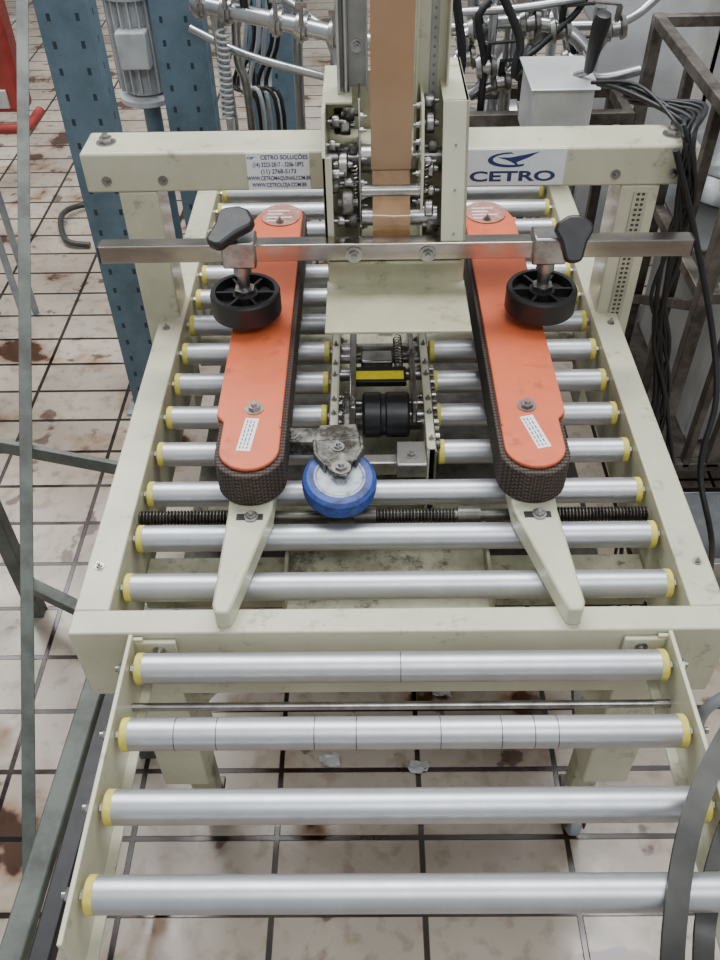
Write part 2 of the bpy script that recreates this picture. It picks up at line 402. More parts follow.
# stainless cross bar with clamps and guide wheels
cb = MB().box(-.4125, .4235, 1.100, 1.124, .852, .878).build('cross_bar', BARM, M, .0015)
MB().box(-.4145, -.4125, 1.101, 1.123, .853, .877).build('end_plug', BLK, cb)
MB().box(.4235, .4255, 1.101, 1.123, .853, .877).build('end_plug', BLK, cb)
for x in (-.052, .052): bolt((x, 1.0995, .862), (0, -1, 0), .008, .004, cb)
for x in (-.2146, .2235):
    s = 1 if x > 0 else -1
    gw = MB().lathe([(0, 0), (.048, 0), (.052, .003), (.052, .034), (.050, .037), (.044, .037), (.043, .022), (.020, .022), (.019, .033), (0, .033)], (x, 1.112, .762), seg=48)
    for k in range(6):
        mtx = Matrix.Translation((x, 1.112, 0)) @ Matrix.Rotation(PI*k/3, 4, 'Z')
        gw.box(.018, .044, -.002, .002, .775, .796, mtx)
    gw = gw.build('guide_wheel', BLK, M)
    MB().cyl((x, 1.112, .79), (x, 1.112, .852), .009).cyl((x, 1.112, .795), (x, 1.112, .803), .016, seg=6).cyl((x, 1.112, .828), (x, 1.112, .846), .013).build('stem', STEEL, gw)
    cl = MB().box(x-.024, x+.024, 1.092, 1.132, .845, .886).build('bar_clamp', STEEL, M, .003)
    if s > 0:
        mt = Matrix.Translation((x+.028, 1.095, .878)) @ Matrix.Rotation(R(55), 4, 'X'); k_ = 1.0
    else:
        mt = Matrix.Translation((x-.010, 1.10, .892)) @ Matrix.Rotation(R(-38), 4, 'Z') @ Matrix.Rotation(R(20), 4, 'X'); k_ = 1.15
    kp = [(-.012, -.024), (-.006, -.028), (.006, -.028), (.012, -.024), (.018, .000), (.027, .016), (.024, .026), (.008, .036), (-.008, .036), (-.024, .026), (-.027, .016), (-.018, .000)]
    kb = MB().prism([(a_*k_, b_*k_) for a_, b_ in kp], .004, .019, mt)
    kb.cyl(mt @ Vector((0, 0, -.01)), mt @ Vector((0, 0, .006)), .009)
    kb.build('clamp_lever', BLK, cl, .005)

# belt units
for cx in (-.187, .178):
    s = 1 if cx > 0 else -1
    MB().prism(stadium(cx, .773, 1.49, .045, 20), .690, .741).build('drive_belt', BELT, M, .002)
    r = .0385; y0 = .783; n = 16
    pts = [(r*math.cos(a_), y0+r+r*math.sin(a_)) for a_ in [PI+PI*i/n for i in range(n+1)]]
    pts += [(r, .875), (.049, .888), (.049, 1.42), (.041, 1.445)]
    pts += [(r*math.cos(a_), 1.445+r*math.sin(a_)) for a_ in [PI*i/n for i in range(1, n+1)]]
    pts = [(cx+s*a_, b_) for a_, b_ in pts]
    if s < 0: pts = pts[::-1]
    cv = MB().prism(pts, .7415, .747).build('belt_cover', ORG, M, .0015)
    a, b = sorted((cx+s*.0465, cx+s*.0495)); MB().box(a, b, .888, 1.42, .695, .7470).build('side_skirt', ORG, cv, .0008)
    a, b = sorted((cx-s*.0385, cx-s*.0365)); MB().box(a, b, .86, 1.42, .7470, .7500).build('folded_edge', ORG, cv, .0008)
    bolt((cx, .90, .747), (0, 0, 1), .0085, .005, cv); bolt((cx, 1.34, .747), (0, 0, 1), .006, .004, cv)
    ang = R(-6) if s < 0 else R(14)
    mtx = Matrix.Translation((cx+s*.004, .848, 0)) @ Matrix.Rotation(ang, 4, 'Z')
    sk = tag(MB().box(-.009, .009, -.032, .032, .7471, .7476, mtx).build('sticker', WHITE, cv), 'narrow white sticker')
    ln = MB(); random.seed(3)
    for row in range(3):
        yy = -.028
        while yy < .024:
            L_ = random.uniform(.003, .008); ln.box(-.006+.0045*row, -.0045+.0045*row, yy, min(yy+L_, .028), .7475, .74775, mtx); yy += L_+.0025
    ln.build('print_line', INK, sk)
    mm = MB().prism(stadium(cx, 1.400, 1.480, .035, 10), .747, .7495).build('end_label', PINKP, M, .0005)
    q_ = MB(); random.seed(8)
    for row in range(4):
        q_.box(cx-.024, cx-.024+random.uniform(.025, .045), 1.416+.012*row, 1.419+.012*row, .7495, .7498)
    q_.build('print_line', WHITE, mm)
    bolt((cx, 1.412, .7495), (0, 0, 1), .005, .003, mm)
    MB().cyl((cx, .82, .66), (cx, .82, .690), .03).build('pulley_shaft', STEELD, M)
    MB().cyl((cx, 1.44, .60), (cx, 1.44, .690), .03).build('pulley_shaft', STEELD, M)
    tipx = cx-.018 if s < 0 else cx+.024
    pts = [(cx-.030, .83), (cx-.028, .765), (tipx-.012, .618), (tipx-.008, .605), (tipx+.008, .605), (tipx+.012, .618), (cx+.028, .765), (cx+.030, .83)]
    ar = MB().prism(pts, .659, .689).build('support_arm', CREAM, M, .003)
    MB().box(cx-.016, cx+.018, .750, .760, .6892, .690).build('slot', BLK, ar)
    bolt((cx+.003, .755, .690), (0, 0, 1), .006, .003, ar)

def screw(x0, x1, mt_, name):
    p = []; n = int((x1-x0)/.0045)
    for i in range(n): p += [(.0078, i*.0045), (.0100, i*.0045+.0018), (.0100, i*.0045+.0030)]
    p = [(0, 0)]+p+[(0, n*.0045)]
    MB().lathe(p, (x0, .805, .636), (1, 0, 0), 16).build(name, mt_, M)
screw(-.345, -.19, SCREW, 'lead_screw'); screw(-.025, .085, SCREW, 'lead_screw'); screw(.21, .345, SCREW, 'lead_screw')
MB().cyl((-.19, .805, .636), (.21, .805, .636), .0078).build('screw_shaft', STEELD, M)
for xa in (-.055, .085): MB().cyl((xa, .805, .636), (xa+.03, .805, .636), .0125).build('screw_collar', STEELD, M)

# lower tape head
GL, GR = -.080, .050
for x, mt_ in ((GL, CREAM), (GR, CREAM)):
    a, b = (x-.002, x+.002)
    pl = MB().box(a, b, .90, 1.30, .50, .672)
    if x < 0: pl.box(x-.010, x+.002, .90, 1.30, .669, .672)
    else: pl.box(x-.002, x+.010, .90, 1.30, .669, .672)
    pl = pl.build('head_plate', mt_, M, .001)
    for y in (.94, .99, 1.05, 1.12, 1.20): bolt((x + (.002 if x < 0 else -.002), y, .645), (1 if x < 0 else -1, 0, 0), .004, .003, pl, 'plate_bolt')
    for y in (.92, .978, 1.01, 1.07, 1.10, 1.15): bolt((x + (-.005 if x < 0 else .005), y, .672), (0, 0, 1), .0028, .0015, pl, 'plate_bolt')
MB().box(GR+.009, GR+.012, .90, 1.30, .52, .668).build('outer_plate', STEEL, M, .001)
MB().box(GL-.012, GL-.009, .90, 1.30, .52, .668).build('outer_plate', STEEL, M, .001)
dr = MB()
dr.lathe([(0, 0), (.030, 0), (.034, .004), (.034, .026), (.031, .028), (.031, .034), (.034, .036), (.034, .066), (.030, .070), (0, .070)], (-.043, .995, .655), (1, 0, 0), 36)
dr = dr.build('tape_roller', BLK, M)
MB().cyl((GL, .995, .655), (GR, .995, .655), .007).build('roller_shaft', STEEL, dr)
for (y, z, r, mt_) in ((1.10, .650, .010, STEEL), (1.135, .655, .008, STEEL), (1.17, .64, .016, STEEL), (.935, .61, .014, STEEL), (1.05, .60, .018, STEEL), (.96, .59, .012, STEEL), (1.022, .655, .006, STEEL)):
    MB().cyl((GL, y, z), (GR, y, z), r).build('idler_roller', mt_, M)
yb = MB().box(-.056, .024, 1.040, 1.078, .672, .682).build('warning_bar', BLK, M, .001)
tag(MB().box(-.052, .020, 1.046, 1.066, .682, .6826).build('warning_label', YELL, yb), 'bright yellow warning strip')
MB().box(-.062, -.052, .97, 1.20, .655, .69).build('lever_arm', STEEL, M, .002)
MB().box(.030, .038, .98, 1.20, .65, .69).build('lever_arm', STEEL, M, .002)
bolt((-.057, .99, .69), (0, 0, 1), .005, .003, M, 'arm_pin'); bolt((.034, 1.10, .69), (0, 0, 1), .005, .003, M, 'arm_pin')
for xs in (.014, -.066):
    hel = [(xs+.0065*math.cos(k*PI/4), (1.09 if xs > 0 else .93)+.0009*k, .665+.0065*math.sin(k*PI/4)) for k in range(100)]
    MB().tube(hel, .0013, 6, 0).build('spring', STEEL, M)
MB().box(-.045, .005, 1.10, 1.13, .655, .675).build('cutter_block', STEEL, M, .003)
MB().box(-.078, .048, .905, .925, .615, .640).box(.005, .048, .880, .93, .634, .660).build('head_crossbar', STEEL, M, .002)
bolt((.026, .90, .66), (0, 0, 1), .006, .004, M, 'crossbar_bolt')
for i in range(12):
    MB().cyl((.062, .92+.016*i, .662), (.068, .92+.016*i, .662), .0065, seg=14).build('chain_link', STEEL if i % 2 else STEELD, M)
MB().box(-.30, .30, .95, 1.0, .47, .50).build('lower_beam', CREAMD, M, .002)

# blue wheel in fork
wc = Vector((-.073, .815, .690))
ax = Vector((0.05, -.18, 1)).normalized()
bw = MB().lathe([(.030, -.016), (.043, -.016), (.048, -.012), (.0495, 0), (.048, .010), (.043, .014), (.030, .014), (.030, -.016)], wc, ax, 48).build('press_wheel', BLUE, M)
MB().lathe([(0, -.016), (.034, -.016), (.034, .0145), (.032, .0152), (.030, .0135), (.012, .0135), (.010, .017), (0, .017)], wc, ax, 40).build('hub', HUB, bw)
GST = dirty(mat('grimy_steel', '#85837c', .5, .7, .3, 40, bump=.4, bscale=90), 34, .42, .54, '#4a3a2c', .85)
fk = MB()
fk.prism([(-.034, .055), (.028, .062), (.030, .040), (.020, .014), (.011, -.012), (-.005, -.012), (-.018, .008), (-.032, .030)], .020, .025, Matrix.Translation(wc))
fk.prism([(-.034, .055), (.028, .062), (.022, .090), (-.028, .088)], -.01, .025, Matrix.Translation(wc))
fk.prism([(-.036, .053), (-.031, .053), (-.029, .028), (-.016, .004), (-.019, .002), (-.034, .026)], .012, .030, Matrix.Translation(wc))
fk.prism([(.026, .060), (.031, .060), (.033, .038), (.023, .012), (.019, .012), (.028, .038)], .012, .030, Matrix.Translation(wc))
fk.box(-.16, -.085, .885, .915, .675, .700)
fk.box(-.068, -.060, .87, .98, .695, .712)
fk = fk.build('wheel_fork', GST, M, .0015)
bolt(wc+Vector((.003, .002, .025)), (0, 0, 1), .0085, .004, fk); bolt(wc+Vector((-.002, .042, .025)), (0, 0, 1), .006, .003, fk); bolt((-.14, .90, .700), (0, 0, 1), .007, .004, fk)

# upper tape head and mast
TR = Matrix(((0, 0, 1, 0), (1, 0, 0, 0), (0, 1, 0, 0), (0, 0, 0, 1)))
MB().prism([(1.128, .862), (1.34, .862), (1.34, 1.035), (1.165, 1.035), (1.128, .99)], -.093, -.088, TR).box(-.093, -.080, 1.128, 1.132, .862, .99).box(-.093, -.052, 1.20, 1.34, 1.032, 1.036).build('head_side_plate', CREAM, M, .001)
sl = MB().prism([(1.10, .862), (1.34, .862), (1.34, 1.045), (1.175, 1.045)], .100, .105, TR)
sl.prism([(1.10, .862), (1.104, .862), (1.179, 1.045), (1.175, 1.045)], .070, .105, TR).box(.070, .105, 1.175, 1.34, 1.041, 1.045)
sl.build('head_side_plate', CREAM, M, .001)
MB().prism([(1.15, .862), (1.30, .862), (1.30, 1.04), (1.20, 1.04), (1.16, .97)], -.044, -.041, TR).build('inner_plate', STEEL, M, .001)
MB().prism([(1.14, .862), (1.30, .862), (1.30, 1.04), (1.19, 1.04), (1.15, .97)], .042, .046, TR).build('inner_plate', CREAM, M, .001)
MB().box(-.088, .100, 1.335, 1.34, .862, 1.03).build('head_back_plate', CREAM, M)
MB().box(-.091, .108, 1.126, 1.131, .80, .868).box(-.093, .110, .998, 1.131, .797, .8015).build('front_flap', FLAPM, M, .0015)
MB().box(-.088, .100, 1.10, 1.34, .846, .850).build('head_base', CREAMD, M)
for (y, z, r, xa, xb) in ((1.150, .893, .012, -.04, .066), (1.165, .925, .008, -.04, .042), (1.26, .93, .02, -.088, .100)):
    MB().cyl((xa, y, z), (xb, y, z), r).build('head_roller', STEEL, M)
def gear(x, y, z, r, L, mt_=None):
    b = MB(); b.lathe([(0, 0), (r*.9, 0), (r, .002), (r, L-.002), (r*.9, L), (0, L)], (x-L/2, y, z), (1, 0, 0), 24)
    b.cyl((x-L/2-.006, y, z), (x+L/2+.006, y, z), r*.35)
    b.build('head_gear', mt_ or STEEL, M)
for (x, y, z, r, L) in ((-.066, 1.185, .955, .019, .014), (-.062, 1.215, 1.0, .015, .014), (-.060, 1.15, .915, .016, .016), (-.056, 1.16, .885, .012, .018), (-.072, 1.25, .99, .018, .014), (-.078, 1.17, .93, .010, .01), (-.075, 1.2, 1.01, .009, .01), (-.052, 1.19, .975, .009, .012),
                        (-.058, 1.17, .935, .008, .014), (-.070, 1.145, .890, .009, .01), (-.076, 1.155, .955, .007, .01), (-.055, 1.20, 1.02, .010, .012), (-.080, 1.18, .985, .008, .008),
                        (.054, 1.15, .905, .013, .012), (.055, 1.18, .95, .013, .012), (.056, 1.215, 1.0, .015, .012), (.055, 1.23, 1.025, .010, .014), (.058, 1.165, .925, .009, .01), (.060, 1.14, .885, .010, .016), (.060, 1.195, .975, .009, .012), (.052, 1.17, .965, .007, .01)):
    gear(x, y, z, r, L, GST if int(z*1000) % 3 == 0 else STEEL)
random.seed(31)
for i in range(8):
    bolt((-.0425, 1.155+.005*i+random.uniform(0, .012), .880+.020*i+random.uniform(-.006, .006)), (1, 0, 0), random.choice((.0025, .004, .005)), .004, M, 'head_bolt')
    bolt((.042, 1.16+.006*i+random.uniform(0, .012), .885+.020*i+random.uniform(-.006, .006)), (-1, 0, 0), random.choice((.0025, .004, .005)), .004, M, 'head_bolt')
for xs in (-.050, .049):
    hel = [(xs+.004*math.cos(k*PI/4), 1.165+.004*math.sin(k*PI/4), .88+.0007*k) for k in range(120)]
    MB().tube(hel, .0011, 6, 0).build('spring', STEEL, M)
for i in range(3): bolt((.088, 1.115+.022*i, .885+.0537*i), (0, -1, .4), .0035, .002, M, 'head_bolt')
MB().box(.034, .038, 1.225, 1.255, .93, 1.5).box(.034, .080, 1.255, 1.259, .93, 1.5).box(.077, .080, 1.225, 1.255, 1.045, 1.5).build('mast_column', CREAM, M, .001)
mp = MB().box(0, .010, 0, .002, 0, .5).build('mast_strip', holes_mat('zinc_strip', '#A3A49F', .012, .0018, .002, [('X', .005)], dark='#6f706c'), M); mp.location = (.056, 1.252, .99)
ZN = mat('zinc_plated', '#B4B5B0', .5, .3, .12, 25)
MB().box(-.072, -.068, 1.225, 1.255, 1.036, 1.5).box(-.072, -.030, 1.255, 1.259, 1.036, 1.5).box(-.033, -.030, 1.235, 1.255, 1.036, 1.5).build('mast_column', ZN, M, .001)
MB().cyl((-.060, 1.235, 1.036), (-.060, 1.235, 1.5), .004).build('mast_rod', STAIN, M)
for z_ in (1.09, 1.17): bolt((-.045, 1.255, z_), (0, -1, 0), .006, .004, M, 'column_bolt')
MB().cyl((-.072, 1.2, 1.42), (.082, 1.2, 1.42), .012).build('mast_spindle', STEEL, M)

def ribbon(path, x0, x1, th=.0006):
    b = MB()
    va = [[b.bm.verts.new((x0, y-th, z)), b.bm.verts.new((x1, y-th, z)), b.bm.verts.new((x1, y, z)), b.bm.verts.new((x0, y, z))] for y, z in path]
    for p, q in zip(va, va[1:]):
        for i in range(4): b.bm.faces.new((p[i], p[(i+1) % 4], q[(i+1) % 4], q[i]))
    b.bm.faces.new(va[0]); b.bm.faces.new(va[-1][::-1])
    return b
tp = thing('packing_tape', (0, 1.19, .95), 'brown packing tape running straight down through the tape head', 'tape')
ribbon([(1.187, 1.42), (1.187, .966), (1.189, .945)], -.027, .030).build('tape_strip', BROWN, tp)
random.seed(5)
b = MB(); PP = MB().spline([(0, y, z) for y, z in ((1.189, .944), (1.172, .930), (1.150, .910), (1.136, .898), (1.134, .872))], 5)
gr_ = [[b.bm.verts.new((-.025+.053*u/8, p.y-.0008+random.uniform(-.0005, .0005)*(1 if 1 < i else 0), p.z)) for u in range(9)] for i, p in enumerate(PP)]
for r0, r1 in zip(gr_, gr_[1:]):
    for u in range(8): b.bm.faces.new((r0[u], r0[u+1], r1[u+1], r1[u]))
tag(b.build('tape_end', BROWNT, tp), 'glossy bent lower end')

# ------------------------------------------------------------------ background things
def upright(x, y, w, label, top=2.1):
    t = thing('rack_upright', (x, y, 0), label, 'rack post', 'blue perforated steel uprights')
    b = MB().box(0, w, 0, .004, 0, top).box(w-.004, w, .004, .07, 0, top).box(0, .004, .004, .03, 0, top)
    o = b.build('angle_post', POST, None); o.parent = t
    b = MB().box(-.02, w+.02, -.02, .09, 0, .008); o = b.build('base_plate', GREY, None); o.parent = t
    for xx in (-.01, w+.01):
        o = bolt((xx, .04, .008), (0, 0, 1), .007, .006, None, 'anchor_bolt'); o.parent = t
upright(-.66, 1.80, .10, 'blue perforated steel upright nearest the left edge, beside the leaning bar')
upright(-.515, 2.12, .115, 'blue perforated steel upright just right of the grey motor')
upright(-.37, 2.62, .13, 'blue perforated steel upright farthest back, behind the pipes')

def motor(px, py, Y, label, mt_, k=1.0):
    c = at_y(px, py, Y); zc = c.z
    t = thing('electric_motor', (c.x, Y, 0), label, 'motor')
    b = MB().cyl((c.x, Y, zc-.09*k), (c.x, Y, zc+.10*k), .045*k)
    for i in range(20):
        b.box(.044*k, .058*k, -.0018, .0018, zc-.085*k, zc+.09*k, Matrix.Translation((c.x, Y, 0)) @ Matrix.Rotation(2*PI*i/20, 4, 'Z'))
    b.build('finned_body', mt_, t)
    MB().lathe([(0, 0), (.06*k, 0), (.062*k, .02*k), (.055*k, .055*k), (0, .06*k)], (c.x, Y, zc+.09*k)).build('fan_cover', mt_, t)
    MB().box(c.x-.03*k, c.x+.03*k, Y-.075*k, Y-.035*k, zc-.03*k, zc+.04*k).build('terminal_box', mt_, t, .004)
    MB().lathe([(0, 0), (.06*k, 0), (.06*k, .012), (.05*k, .02), (0, .02)], (c.x, Y, zc-.11*k)).build('flange', mt_, t)
    MB().cyl((c.x, Y, .01), (c.x, Y, zc-.11*k), .022).lathe([(0, 0), (.07, 0), (.07, .01), (0, .01)], (c.x, Y, 0)).build('pedestal', POST, t)
motor(140, 42, 2.26, 'light grey finned electric motor between the blue uprights', mat('pale_grey_enamel', '#BCC0C2', .45, 0, .12, 14), 1.2)

# small red rack at far left
t = thing('red_rack', (-1.05, 2.3, 0), 'red panelled box on a tubular rack at the far left', 'rack')
MB().box(-1.20, -.885, 2.20, 2.27, .64, .98).build('panel_box', RED, t, .012)
MB().tube([(-1.3, 2.17, .615), (-.93, 2.17, .615), (-.885, 2.19, .615), (-.88, 2.28, .615)], .013, 12, 4).build('base_tube', RED, t)
for x in (-1.18, -1.06):
    for y in (2.19, 2.28): MB().cyl((x, y, 0), (x, y, .61), .010).build('leg', GREY, t)
tag(MB().box(-1.12, -.92, 2.192, 2.20, .655, .70).build('front_panel', SHEET, t, .002), 'pale front panel')

def floor_pt(v, z=.008): return Vector((v.x, v.y, z))
a = at_y(192, 2, 2.05); b_ = at_y(372, 42, 1.95)
t = thing('pipe_run', (a.x, 2.05, 0), 'stainless pipe run slanting behind the machine header with clamps', 'pipe')
MB().tube([a, b_], .018, 18, 0).build('upper_pipe', STAIN, t)
m1 = a.lerp(b_, .13)
MB().tube([m1, Vector((m1.x+.005, m1.y+.02, m1.z-.25)), Vector((m1.x+.015, m1.y+.03, 0.005))], .014, 16, 4).build('drop_pipe', STAIN, t)
MB().tube([b_, b_+Vector((.03, .02, -.04)), Vector((b_.x+.04, b_.y+.03, .005))], .015, 16, 5).build('drop_pipe', STAIN, t)
a2 = at_y(270, -8, 2.12); b2 = at_y(335, 52, 2.0)
MB().tube([a2, a2.lerp(b2, .5)+Vector((0, 0, .02)), b2, b2+Vector((.01, .02, -.25))], .011, 16, 5).build('branch_pipe', STAIN, t)
a3 = at_y(190, 28, 2.1); b3 = at_y(330, 78, 2.02)
MB().tube([a3, a3.lerp(b3, .4)+Vector((0, 0, -.015)), b3], .009, 14, 5).build('branch_pipe', STAIN, t)
for f_ in (.05, .2, .48, .62, .8):
    p = a.lerp(b_, f_); d = (b_-a).normalized()
    MB().cyl(p-d*.012, p+d*.012, .026).cyl(p-d*.004, p+d*.004, .032).build('pipe_clamp', STEEL, t)
    MB().cyl(p+Vector((.0, -.03, .01)), p+Vector((0, -.03, .05)), .005).box(p.x-.012, p.x+.012, p.y-.034, p.y-.026, p.z+.045, p.z+.055).build('wing_nut', STEEL, t)
p = a.lerp(b_, .3); MB().cyl(p, p+Vector((0, -.01, .05)), .009).box(p.x-.03, p.x+.03, p.y-.02, p.y, p.z+.05, p.z+.058).build('valve_handle', BLK, t)

def pipe(name, pts, r, mt_, label, cat, group=None, smooth=6, seg=14):
    pts = [Vector(p) for p in pts]
    return tag(MB().tube(pts, r, seg, smooth).build(name, mt_, None, loc=pts[-1]), label, cat, group)
pipe('steel_pipe', [at_y(235, 0, 2.2), at_y(238, 60, 2.2), at_y(250, 110, 2.2), floor_pt(at_y(250, 110, 2.2))], .011, STEEL, 'thin grey steel pipe standing left of the rearmost blue upright', 'pipe')
for i, (x0, dx) in enumerate(((258, 0), (266, 6), (274, 4), (250, -5), (262, -8), (246, 8), (270, -6), (254, 10), (242, 4), (278, -4))):
    y = 2.30+.020*i; blk = i % 3 != 0
    pipe('cable', [at_y(x0, -20, y), at_y(x0+dx, 40, y), at_y(x0-8, 85, y), at_y(x0+dx+6, 115, y-.05), Vector((at_y(x0, 100, y).x, y, .01))], .0055, CAB if blk else GREY,
         ('black' if blk else 'pale')+' cable hanging in the bundle by the rearmost blue upright', 'cable', 'cables hanging by the rear upright '+('black' if blk else 'pale'))
c0 = at_y(222, 30, 2.0); c1 = at_y(228, 118, 1.98)
hel = [c0.lerp(c1, k/120)+Vector((.012*math.cos(k*PI/4), .012*math.sin(k*PI/4), 0)) for k in range(121)]
pipe('coiled_hose', hel+[floor_pt(c1)], .0035, GREY, 'grey coiled air hose hanging behind the left of the header', 'hose', smooth=0, seg=8)
pipe('steel_pipe', [at_y(300, -10, 2.35), at_y(298, 60, 2.35), floor_pt(at_y(298, 100, 2.35))], .013, STAIN, 'bright steel pipe standing between the rearmost blue upright and the tape mast', 'pipe', smooth=3)

t = thing('steel_trolley', (.30, 2.35, 0), 'stainless tube trolley with two shelves behind the right of the header', 'trolley')
tx0, tx1, ty0, ty1 = .12, .50, 2.15, 2.65
for x in (tx0, tx1):
    for y in (ty0, ty1): MB().cyl((x, y, 0), (x, y, .88), .014).build('leg', STAIN, t)
for z in (.84, .45):
    for y in (ty0, ty1): MB().cyl((tx0, y, z), (tx1, y, z), .011).build('rail', STAIN, t)
    for x in (tx0, tx1): MB().cyl((x, ty0, z), (x, ty1, z), .011).build('rail', STAIN, t)
MB().box(tx0, tx1, ty0, ty1, .43, .436).build('shelf', STAIN, t)
t = thing('pump', (.30, 2.35, .436), 'small steel pump with round flanges on the trolley shelf', 'pump')
MB().lathe([(0, 0), (.06, 0), (.065, .02), (.05, .05), (.05, .12), (.07, .13), (.07, .15), (.03, .17), (0, .17)], (.22, 2.35, .52), (1, 0, .1)).build('pump_body', STAIN, t)
MB().lathe([(0, 0), (.09, 0), (.095, .01), (.095, .03), (0, .04)], (.21, 2.35, .52), (-1, 0, 0)).build('pump_flange', STEEL, t)
MB().tube([(.30, 2.35, .57), (.30, 2.33, .70), (.34, 2.28, .78), (.42, 2.28, .82)], .018, 16).build('outlet_pipe', STAIN, t)
MB().box(.20, .40, 2.29, 2.41, .436, .47).build('pump_foot', STEELD, t, .003)
pipe('hose', [at_y(455, -10, 1.87), at_y(462, 60, 1.87), at_y(452, 110, 1.87), at_y(462, 160, 1.87), floor_pt(at_y(466, 190, 1.89))], .009, CAB, 'black hose hanging close beside the tape head mast', 'hose')
pipe('hose', [at_y(500, -10, 1.89), at_y(520, 40, 1.89), at_y(515, 75, 1.88), at_y(530, 110, 1.88), floor_pt(at_y(535, 115, 1.88))], .009, CAB, 'black hose dropping down left of the lever box', 'hose')

t = thing('angle_frame', (.25, 1.98, 0), 'brown rusty angle iron frame standing behind the right half of the header', 'frame')
fa = at_y(452, 118, 1.93)
zz = fa.z
MB().box(fa.x, .56, 1.93, 1.955, zz-.02, zz+.005).build('top_rail', DARKP, t, .001)
MB().box(fa.x, .56, 2.085, 2.11, zz-.02, zz+.005).build('top_rail', DARKP, t, .001)
for x in (fa.x, .537):
    MB().box(x, x+.023, 1.955, 2.085, zz-.02, zz+.005).build('side_rail', DARKP, t, .001)
    for y in (1.93, 2.087): MB().box(x, x+.023, y, y+.023, 0, zz-.02).build('leg', DARKP, t, .001)
t = thing('valve_manifold', (.22, 2.0, 0), 'stainless valve manifold with elbows, unions and handles right of the tape mast', 'valves')
def mt_tube(pts, r, mt_=None): MB().tube([at_y(*q) for q in pts], r, 14, 6).build('manifold_pipe', mt_ or STAIN, t)
mt_tube([(455, 40, 2.04), (500, 22, 2.04), (560, 28, 2.0), (585, 48, 1.98)], .015)
mt_tube([(470, 95, 2.0), (505, 78, 2.02), (530, 50, 2.03), (545, 10, 2.03), (548, -15, 2.03)], .013)
mt_tube([(448, 70, 2.02), (470, 40, 2.05), (474, -10, 2.05)], .013)
mt_tube([(450, 100, 2.0), (478, 88, 1.99), (490, 50, 2.0), (496, -10, 2.02)], .010)
mt_tube([(462, 12, 1.99), (520, 8, 1.99), (585, -2, 1.99)], .009)
mt_tube([(480, 112, 1.98), (484, 60, 1.98), (478, 20, 1.98), (490, 0, 1.99)], .008, CAB)
mt_tube([(520, 100, 1.97), (524, 62, 1.97), (540, 46, 1.98), (575, 14, 1.99), (590, -10, 2.0)], .007, CAB)
mt_tube([(560, -10, 2.05), (566, 30, 2.05), (574, 66, 2.05), (600, 78, 2.05), (640, 70, 2.05)], .012)
mt_tube([(590, 60, 2.0), (612, 30, 2.02), (640, 12, 2.05), (665, -10, 2.06)], .010)
v0 = at_y(512, 24, 2.04); MB().tube([v0, v0+Vector((.0, .01, -.3)), Vector((v0.x, v0.y+.01, .004))], .014, 14, 3).build('manifold_leg', STAIN, t)
for (px, py, Y, hx_) in ((478, 30, 2.04, 1), (530, 22, 2.02, -1), (560, 30, 2.0, 1), (500, 82, 2.02, 1), (538, 32, 2.03, -1), (466, 58, 2.03, -1), (486, 66, 1.99, 1), (572, 60, 2.04, 1), (615, 28, 2.02, -1)):
    p = at_y(px, py, Y)
    vb = MB().lathe([(0, -.022), (.022, -.022), (.026, -.012), (.019, -.008), (.019, .008), (.026, .012), (.022, .022), (0, .022)], p, (1, 0, .15), 24).build('union', STEEL, t)
    hb_ = MB().cyl(p, p+Vector((0, -.012, .05)), .007); hb_.bar(p+Vector((0, -.012, .05)), p+Vector((hx_*.06, -.03, .06)), .012, .004)
    hb_.build('valve_handle', BLK if hx_ > 0 else STEEL, vb)

c = at_y(560, 100, 1.70)
t = thing('lever_box', (c.x, 1.78, 0), 'pale metal control box with a long black handled lever', 'control box')
MB().box(c.x-.05, c.x+.065, 1.70, 1.86, c.z-.10, c.z+.020).build('box_body', SHEET, t, .004)
MB().box(c.x-.058, c.x+.073, 1.69, 1.87, c.z+.020, c.z+.024).build('lid', SHEET, t, .002)
l0 = Vector((c.x+.035, 1.76, c.z+.024)); l1 = at_y(588, 72, 1.74); l2 = at_y(604, 14, 1.71)
MB().cyl(l0, l1, .006).build('lever_rod', STEEL, t)
dd = (l2-l1)
MB().lathe([(0, 0), (.009, .002), (.012, .03), (.017, dd.length*.85), (.014, dd.length), (0, dd.length+.004)], l1, dd, 20).build('lever_grip', BLK, t)
MB().cyl((c.x+.02, 1.78, 0), (c.x+.02, 1.78, c.z-.10), .022).lathe([(0, 0), (.05, 0), (.05, .01), (0, .01)], (c.x+.02, 1.78, 0)).build('pedestal', STEEL, t)

p0 = at_y(630, 100, 2.17)
tag(MB().box(-.10, .13, -.004, .004, 0, 1.30, Matrix.Rotation(R(-5), 4, 'X')).build('sheet_panel', SHEET, None), 'plain pale metal sheet standing behind the dark rack corner', 'metal sheet').location = (p0.x+.01, 2.17, .004)

t = thing('steel_tank', (1.1, 2.6, 0), 'large stainless rectangular tank at the top right', 'tank')
q = MB(); X0, X1, Y0, Y1 = .82, 1.5, 2.25, 2.9
q.box(X0, X1, Y0, Y0+.01, .30, .88).box(X0, X1, Y1-.01, Y1, .30, .88).box(X0, X0+.01, Y0, Y1, .30, .88).box(X1-.01, X1, Y0, Y1, .30, .88).box(X0, X1, Y0, Y1, .30, .31)
q.build('tank_body', SHEET, t)
q = MB().box(X0-.02, X1+.02, Y0-.02, Y0+.012, .88, .895).box(X0-.02, X0+.012, Y0, Y1, .88, .895).box(X1-.012, X1+.02, Y0, Y1, .88, .895).box(X0-.02, X1+.02, Y1-.012, Y1+.02, .88, .895)
q.build('rim', STAIN, t, .002)
for x in (X0+.03, X1-.03):
    for y in (Y0+.03, Y1-.03): MB().cyl((x, y, 0), (x, y, .30), .02).build('leg', STEEL, t)

